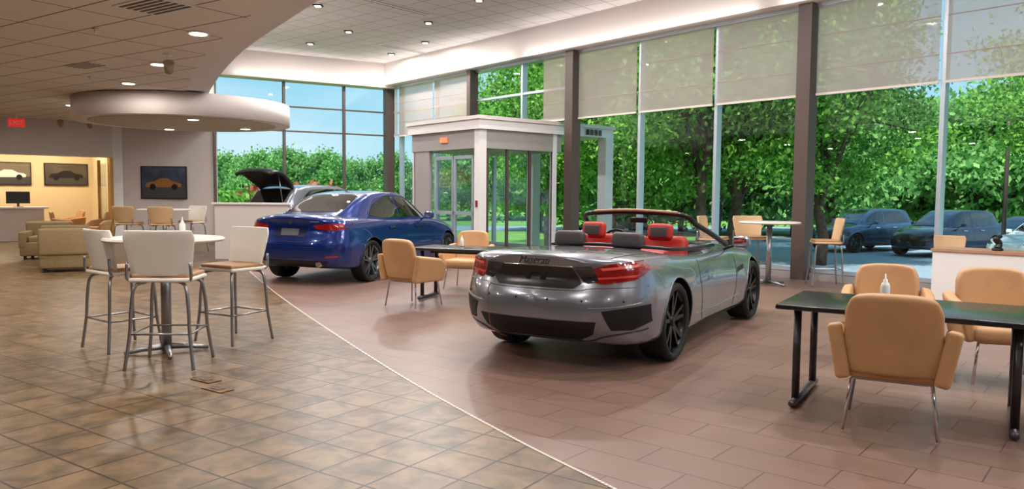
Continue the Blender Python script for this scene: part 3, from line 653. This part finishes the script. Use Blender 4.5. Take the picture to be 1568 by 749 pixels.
def club(x,y,face,col=clubm):
    e=empty('club_chair',(x,y,.005),-math.radians(face))
    box('base',(.84,.80,.30),(0,0,.22),col,e,.03); box('seat_cushion',(.56,.60,.15),(0,.06,.42),col,e,.05,seg=4)
    box('back',(.86,.20,.50),(0,-.32,.55),col,e,.05,rot=(-.08,0,0),seg=4)
    for sx in (1,-1):
        box('arm',(.15,.82,.36),(sx*.36,0,.42),col,e,.04,seg=4)
        for sy in (1,-1): box('foot',(.05,.05,.07),(sx*.33,sy*.33,.035),black,e)
club(-8.35,14.3,-30); club(-9.1,15.6,-30); club(-10.3,16.9,160); 
armchair(-11.9,22.2,-150); 
od=empty('office_desk'); 
def pE(nm,t0,t1,o0,o1,z0,z1,m,par): return prism(nm,[E(t0,o0),E(t1,o0),E(t1,o1),E(t0,o1)],z0,z1,m,par)
pE('desk_top',1.6,4.6,1.9,2.7,.95,1.0,white,od); pE('desk_front',1.7,4.5,2.0,2.05,.01,.95,wallw,od)
for t in (2.0,2.75,3.5):
    mo=empty('computer_monitor'); pE('screen',t,t+.6,2.35,2.38,1.1,1.45,black,mo); pE('stand',t+.27,t+.33,2.36,2.42,1.0,1.15,black,mo); pE('foot',t+.18,t+.42,2.3,2.5,1.0,1.012,black,mo)
armchair(*E(1.3,1.4),60); armchair(*E(.9,2.6),-140)
pt_bg=M('poster_background',(88,78,66),.4,noise=.4,nscale=2); pcar=[(-.40,-.06),(-.41,.0),(-.36,.04),(-.22,.06),(-.10,.13),(.08,.135),(.2,.07),(.36,.04),(.42,-.02),(.40,-.07)]
def picture(nm,f,w,h,bg,carcol,frame=black,z=2.0):
    e=empty(nm)
    def q(u0,u1,z0,z1,o,m,part):
        a=f(u0,o);b=f(u1,o); mk(part,[(a[0],a[1],z0),(b[0],b[1],z0),(b[0],b[1],z1),(a[0],a[1],z1)],[(0,1,2,3)],m,e)
    a,b_=f(0,.0),f(w,.0); c_,d_=f(w,.035),f(0,.035)
    prism('frame',[a,b_,c_,d_],z,z+h,frame,e)
    q(.03,w-.03,z+.03,z+h-.03,.037,bg,'image_ground'); q(.03,w-.03,z+.03,z+h*.38,.038,M('poster_road',(70,66,66),.4),'image_road')
    s=w*.95
    V=[(f(w/2+p[0]*s,.040)[0],f(w/2+p[0]*s,.040)[1],z+h*.45+p[1]*s) for p in pcar]; mk('image_car',V,[tuple(range(len(V)))],carcol,e)
    for cx in (-.25,.25):
        V=[(f(w/2+(cx+.07*math.cos(t))*s,.042)[0],f(w/2+(cx+.07*math.cos(t))*s,.042)[1],z+h*.45+(-.06+.07*math.sin(t))*s) for t in np.linspace(0,2*math.pi,16,endpoint=False)]
        mk('image_wheel',V,[tuple(range(16))],black,e)
fE=lambda t0:(lambda u,o:E(t0+u,4.19-o))
picture('car_poster',fE(.1),1.25,.72,pt_bg,M('poster_dark_car',(30,26,28),.4),z=1.65)
picture('car_poster',fE(1.7),1.25,.72,M('poster_bg_light',(120,110,92),.4),M('poster_white_car',(225,222,215),.4),z=1.65)
fW=lambda u,o:(-9.45-u,22.33-o)
picture('wall_picture',fW,1.33,.95,M('picture_bg',(60,70,90),.35,noise=.6,nscale=2.5),M('picture_car',(150,100,50),.4),z=1.27)
# ------------------------------------------------------------------ ceiling fixtures
def dl(x,y,z,p,sq=False,col=(1,.96,.92)):
    e=empty('ceiling_downlight',(x,y,z))
    if sq: box('housing',(.2,.2,.03),(0,0,-.012),black,e); box('lens',(.12,.12,.01),(0,0,-.03),emit,e)
    else: cyl('ring',.13,.02,(0,0,-.01),trimw,e,32); cyl('lens',.10,.008,(0,0,-.022),emit,e,32)
    l=bpy.data.lights.new('lamp','AREA'); l.shape='DISK'; l.size=.2; l.energy=p; l.color=col
    o=bpy.data.objects.new('lamp',l); COL.objects.link(o); o.parent=e; o.location=(0,0,-.045)
for x,y in [(-5.6,21.4),(-4.3,17.1),(-4.2,19.8),(-3.6,22.9),(-2.05,18.7),(-.74,16.5),(-2.4,21.1),(1.0,14.5),(-1.5,14),(-2.2,11.2),(2.6,12.2),(.5,10.5),(3.5,9.5),(1.5,7.3),(5.2,7.5),(4.4,4.6),(7.2,5.0),(7,2),(9.5,1.5),(6,-.5),(10.5,-2.5)]: dl(x,y,5.6,104,True)
for x,y in [(-3.85,9.5),(-6.9,13.9),(-5.4,11.8),(-1.2,3.2),(-3.6,5.6),(-6.5,8.5),(-9.5,12),(-9,6),(-5.5,2.5),(-2,-1),(2,-1.5),(-11.5,15.5),(-12,10),(-10,17.5)]: dl(x,y,3.435,50,col=(1,.93,.85))
for x,y in [(-6.5,15.7),(-6.2,17.9),(-8.1,18.2)]: dl(x,y,2.97,12)
for t in (1.2,3.2,5.2): dl(*E(t,2.6),3.43,80,col=(1,.84,.6))
def ceiling_fill(x,y,z,ang,ln,p):  # added upward fill lamp without a fixture, brightens the upper ceiling
    l=bpy.data.lights.new('ceiling_fill_light','AREA'); l.shape='RECTANGLE'; l.size=ln; l.size_y=.12; l.energy=p; l.color=(1,.95,.9)
    o=bpy.data.objects.new('ceiling_fill_light',l); COL.objects.link(o); o.location=(x,y,z); o.rotation_euler=(math.pi,0,ang)
for s in (11,4,-3,-10): p=W(s,.62); ceiling_fill(p[0],p[1],4.85,math.atan2(d.y,d.x),6.5,24)
p=B(bL/2,.58); ceiling_fill(p[0],p[1],4.85,math.atan2(bd.y,bd.x),4.5,12)
def grille(x,y,z,w,h,ang,n=6):
    e=empty('ceiling_vent',(x,y,z),ang); box('frame',(w,h,.015),(0,0,-.006),white,e)
    for i in range(n): box('slot',(w*.86,h*.07,.006),(0,-h*.38+h*.76*i/(n-1),-.016),black,e)
grille(-3.75,8.15,3.435,.75,.5,math.radians(-34)); grille(-6.6,12.0,3.435,.75,.3,math.radians(-34),4); grille(-6.5,8.9,3.435,.5,.5,math.radians(-34))
grille(-2.65,17.1,5.6,2.4,.16,math.radians(50),2); grille(-3.1,22.2,5.6,2.0,.14,math.radians(50),2)
ex=empty('exit_sign',(-12.6,19.6,3.2),math.radians(35)); box('sign_box',(.36,.05,.2),(0,0,0),M('exit_red',(200,30,24),.5,emis=.8),ex); box('bracket',(.04,.04,.15),(0,0,.17),trimw,ex)
fo=bpy.data.curves.new('exit','FONT'); fo.body='EXIT'; fo.size=.15; fo.align_x='CENTER'; fo.materials.append(trimw); o=bpy.data.objects.new('letters',fo); COL.objects.link(o); o.parent=ex; o.location=(0,-.03,-.05); o.rotation_euler=(math.pi/2,0,0)
def spot(x,y,z):
    e=empty('ceiling_spotlight',(x,y,z)); cyl('mount',.06,.02,(0,0,-.01),trimw,e); sweep('stem',[(0,0,-.02),(0,0,-.12)],.012,trimw,e); 
    cyl('can',.055,.16,(.03,-.03,-.19),M('spot_can',(150,130,105),.4),e,24,r2=.075,rot=(.7,.4,0))
spot(-4.9,11.0,3.435); spot(-11.3,20.6,3.435); spot(-11.9,20.3,3.435)
for x,y in [(-7.3,10.9),(-7.2,13.2),(-5,9.3)]:
    e=empty('fire_sprinkler',(x,y,3.434)); cyl('cup',.04,.02,(0,0,-.01),chrome,e,20); cyl('pin',.012,.05,(0,0,-.04),chrome,e,12)
for x,y in [(-2.42,6.0),(-2.22,5.72)]:
    e=empty('floor_outlet',(x,y,.0045),math.radians(-34)); box('plate',(.24,.12,.008),(0,0,.004),M('brass_plate',(110,78,46),.4,.6),e,.002); box('cover',(.10,.06,.004),(.0,0,.009),darkcol,e)
# ------------------------------------------------------------------ outside
grass=M('grass',(112,164,66),.9,noise=.25,nscale=1.2); asphalt=M('asphalt',(150,165,178),.7,noise=.08,nscale=3)
g=mk('ground_lawn',[(-150,-60,-.64),(150,-60,-.64),(150,200,-.64),(-150,200,-.64)],[(0,1,2,3)],grass)
prism('parking_lot',[(8.2,18.5),(60,-25),(75,-5),(15,45),(8,33)],-.639,-.62,asphalt)
prism('road',[(-60,38),(60,52),(60,58),(-60,44)],-.639,-.62,asphalt)
prism('ground_mulch_bed',[W(-8,-.3),W(5.4,-.3),W(5.4,-1.8),W(-8,-2.2)],-.639,-.45,M('mulch',(86,70,58),.95,noise=.4,nscale=9,bump=.8))
rk=M('rock',(140,125,110),.9,noise=.25,nscale=5,bump=.6)
bark=M('tree_bark',(84,66,56),.9,noise=.35,nscale=9,bump=.8)
lf1=leafmat('leaves_green',(44,114,34),(166,220,104)); lf2=leafmat('leaves_far_haze',(84,150,74),(164,210,128)); lf3=leafmat('leaves_red',(160,80,60),(210,130,100))  # far greens are lightened, distance haze is put into the leaf colour
def leafmesh(name,ncl,nl,size,rad,crad,mat,zc=0,squash=.85,seed=1):
    rs=np.random.RandomState(seed)
    v=rs.normal(size=(ncl,3)); v/=np.linalg.norm(v,axis=1)[:,None]; v*=(rs.rand(ncl,1)**.4)*rad; v[:,2]*=squash; v[:,2]+=zc
    c=np.repeat(v,nl,0)+rs.normal(size=(ncl*nl,3))*crad*np.array([1,1,.7]); N=len(c)
    a=rs.normal(size=(N,3)); a/=np.linalg.norm(a,axis=1)[:,None]; b=np.cross(a,rs.normal(size=(N,3))); b/=np.linalg.norm(b,axis=1)[:,None]
    s=size*(.6+.8*rs.rand(N,1)); P=np.stack([c-a*s,c+b*s*.55,c+a*s,c-b*s*.55],1).reshape(-1,3)
    me=bpy.data.meshes.new(name); me.vertices.add(4*N); me.vertices.foreach_set('co',P.ravel()); me.loops.add(4*N); me.loops.foreach_set('vertex_index',np.arange(4*N,dtype=np.int32))
    me.polygons.add(N); me.polygons.foreach_set('loop_start',np.arange(0,4*N,4,dtype=np.int32)); me.materials.append(mat); me.update(calc_edges=True); return me,v
near=[leafmesh('foliage',66,420,.075,3.5,.42,lf1,5.4,.88,s) for s in (1,2)]
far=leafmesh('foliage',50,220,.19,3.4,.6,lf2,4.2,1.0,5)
bush=leafmesh('foliage',14,160,.07,.5,.18,lf1,.5,.7,7); bushr=leafmesh('foliage',14,160,.07,.5,.18,lf3,.5,.7,8)
def trunkmesh(vc,h,r,seed):
    rs=random.Random(seed); e=[]
    P=[Vector((0,0,-.1))]; 
    for i in range(1,8): P.append(Vector((rs.uniform(-.12,.12)*i*.6,rs.uniform(-.12,.12)*i*.6,h*i/7)))
    o=sweep('trunk',P,[r*(1-.09*i) for i in range(8)],bark,seg=10)
    bm=bmesh.new(); bm.from_mesh(o.data)
    for v in list(vc)[::3]:
        k=rs.randint(2,6); a=P[k]; b=Vector(v); m=(a+b)/2+Vector((0,0,.3)); q=sweep('t',[a,m,b],[r*.35,r*.2,r*.06],bark,seg=6); bm.from_mesh(q.data); bpy.data.objects.remove(q)
    bm.to_mesh(o.data); bm.free(); me=o.data; bpy.data.objects.remove(o); me.polygons.foreach_set('use_smooth',[True]*len(me.polygons)); return me
tn=[trunkmesh(near[i][1],6.0,.18,i) for i in (0,1)]; tf=trunkmesh(far[1],4.5,.2,9)
def tree(x,y,kind,rz,s,z=-.64):
    e=empty('tree',(x,y,z),rz,s)
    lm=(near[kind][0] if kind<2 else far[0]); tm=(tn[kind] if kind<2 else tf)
    for nm,me in (('foliage',lm),('trunk',tm)):
        o=bpy.data.objects.new(nm,me); COL.objects.link(o); o.parent=e
for i,(x,y,s) in enumerate([(5.7,23.2,1.08),(7.0,24.2,1.1),(3.6,27.5,1.0),(9.6,23.8,1.0),(16.2,20.5,1.0),(1.5,31,1.05),(8.3,31.0,1.1),(19.5,17.0,1.0)]): tree(x,y,i%2,i*1.3,s)
rs=random.Random(3)
for i in range(34):
    a=-34+i*2.25; Yd=rs.uniform(58,72); tree(math.tan(math.radians(a))*Yd,Yd,2,rs.uniform(0,6),(rs.uniform(.55,.72) if a<-3 else rs.uniform(.9,1.4)))
for i in range(16):
    a=2+i*2.6; Yd=rs.uniform(38,48) ; tree(math.tan(math.radians(a))*Yd,Yd,2,rs.uniform(0,6),rs.uniform(.8,1.1))
for i in range(12):
    a=-23+i*1.1; Yd=rs.uniform(34,40); m=bushr if 4<i<9 else bush
    e=empty('shrub',(math.tan(math.radians(a))*Yd,Yd,-.64),i,2.2 if m is bush else 2.4); o=bpy.data.objects.new('foliage',m[0]); COL.objects.link(o); o.parent=e
for i in range(7):
    p=W(-1.2-i*.55,-1.6-.3*(i%2)); e=empty('landscape_rock',(p[0],p[1],-.45),i)
    bm=bmesh.new(); bmesh.ops.create_icosphere(bm,subdivisions=3,radius=.28)
    for v in bm.verts: v.co*=1+.18*math.sin(v.co.x*17+i)*math.cos(v.co.y*13); v.co.z*=.6
    bmobj('stone',bm,rk,e,True)
for (x,y) in [(17.0,26.5),(-2,50)]:
    e=empty('street_lamp',(x,y,-.62)); sweep('pole',[(0,0,0),(0,0,7)],.07,darkcol,e); box('head',(.6,.25,.1),(.3,0,7),darkcol,e)
# ------------------------------------------------------------------ world, sun, camera
w=bpy.data.worlds.new('World'); SC.world=w; w.use_nodes=True; nt=w.node_tree; bg=nt.nodes['Background']
tc=nt.nodes.new('ShaderNodeTexCoord'); sx=nt.nodes.new('ShaderNodeSeparateXYZ'); rp=nt.nodes.new('ShaderNodeValToRGB')
rp.color_ramp.elements[0].position=0; rp.color_ramp.elements[0].color=srgb((198,230,240)); rp.color_ramp.elements[1].position=.5; rp.color_ramp.elements[1].color=srgb((118,182,226))
e1=rp.color_ramp.elements.new(.12); e1.color=srgb((160,214,236))
nz=nt.nodes.new('ShaderNodeTexNoise'); nz.inputs['Scale'].default_value=3; nz.inputs['Detail'].default_value=6; mpn=nt.nodes.new('ShaderNodeMapping'); mpn.inputs['Scale'].default_value=(1,1,3)
cr=nt.nodes.new('ShaderNodeValToRGB'); cr.color_ramp.elements[0].position=.45; cr.color_ramp.elements[1].position=.7; cr.color_ramp.elements[1].color=(.6,.6,.6,1)
mxx=nt.nodes.new('ShaderNodeMix'); mxx.data_type='RGBA'; mxx.inputs[7].default_value=(.72,.85,.9,1)
L=nt.links.new; L(tc.outputs['Generated'],sx.inputs[0]); L(sx.outputs['Z'],rp.inputs[0]); L(tc.outputs['Generated'],mpn.inputs[0]); L(mpn.outputs[0],nz.inputs['Vector']); L(nz.outputs['Fac'],cr.inputs[0]); L(cr.outputs[0],mxx.inputs[0]); L(rp.outputs[0],mxx.inputs[6]); L(mxx.outputs[2],bg.inputs[0])
bg.inputs[1].default_value=1.15
sl=bpy.data.lights.new('sun','SUN'); sl.energy=7.2; sl.angle=.03; sl.color=(1,.97,.9); so=bpy.data.objects.new('sun',sl); COL.objects.link(so)
so.rotation_euler=Vector((-.45,-.55,.85)).to_track_quat('Z','Y').to_euler()
cam=bpy.data.cameras.new('camera'); cam.sensor_width=36; cam.lens=1180/1576*36; cam.clip_end=500
cob=bpy.data.objects.new('camera',cam); COL.objects.link(cob); SC.camera=cob
pit=math.atan(77.5/1180); roll=math.radians(.5)
cob.matrix_world=Matrix.Translation((0,0,1.5))@Matrix.Rotation(math.pi/2-pit,4,'X')@Matrix.Rotation(roll,4,'Z')
SC.view_settings.view_transform='Standard'
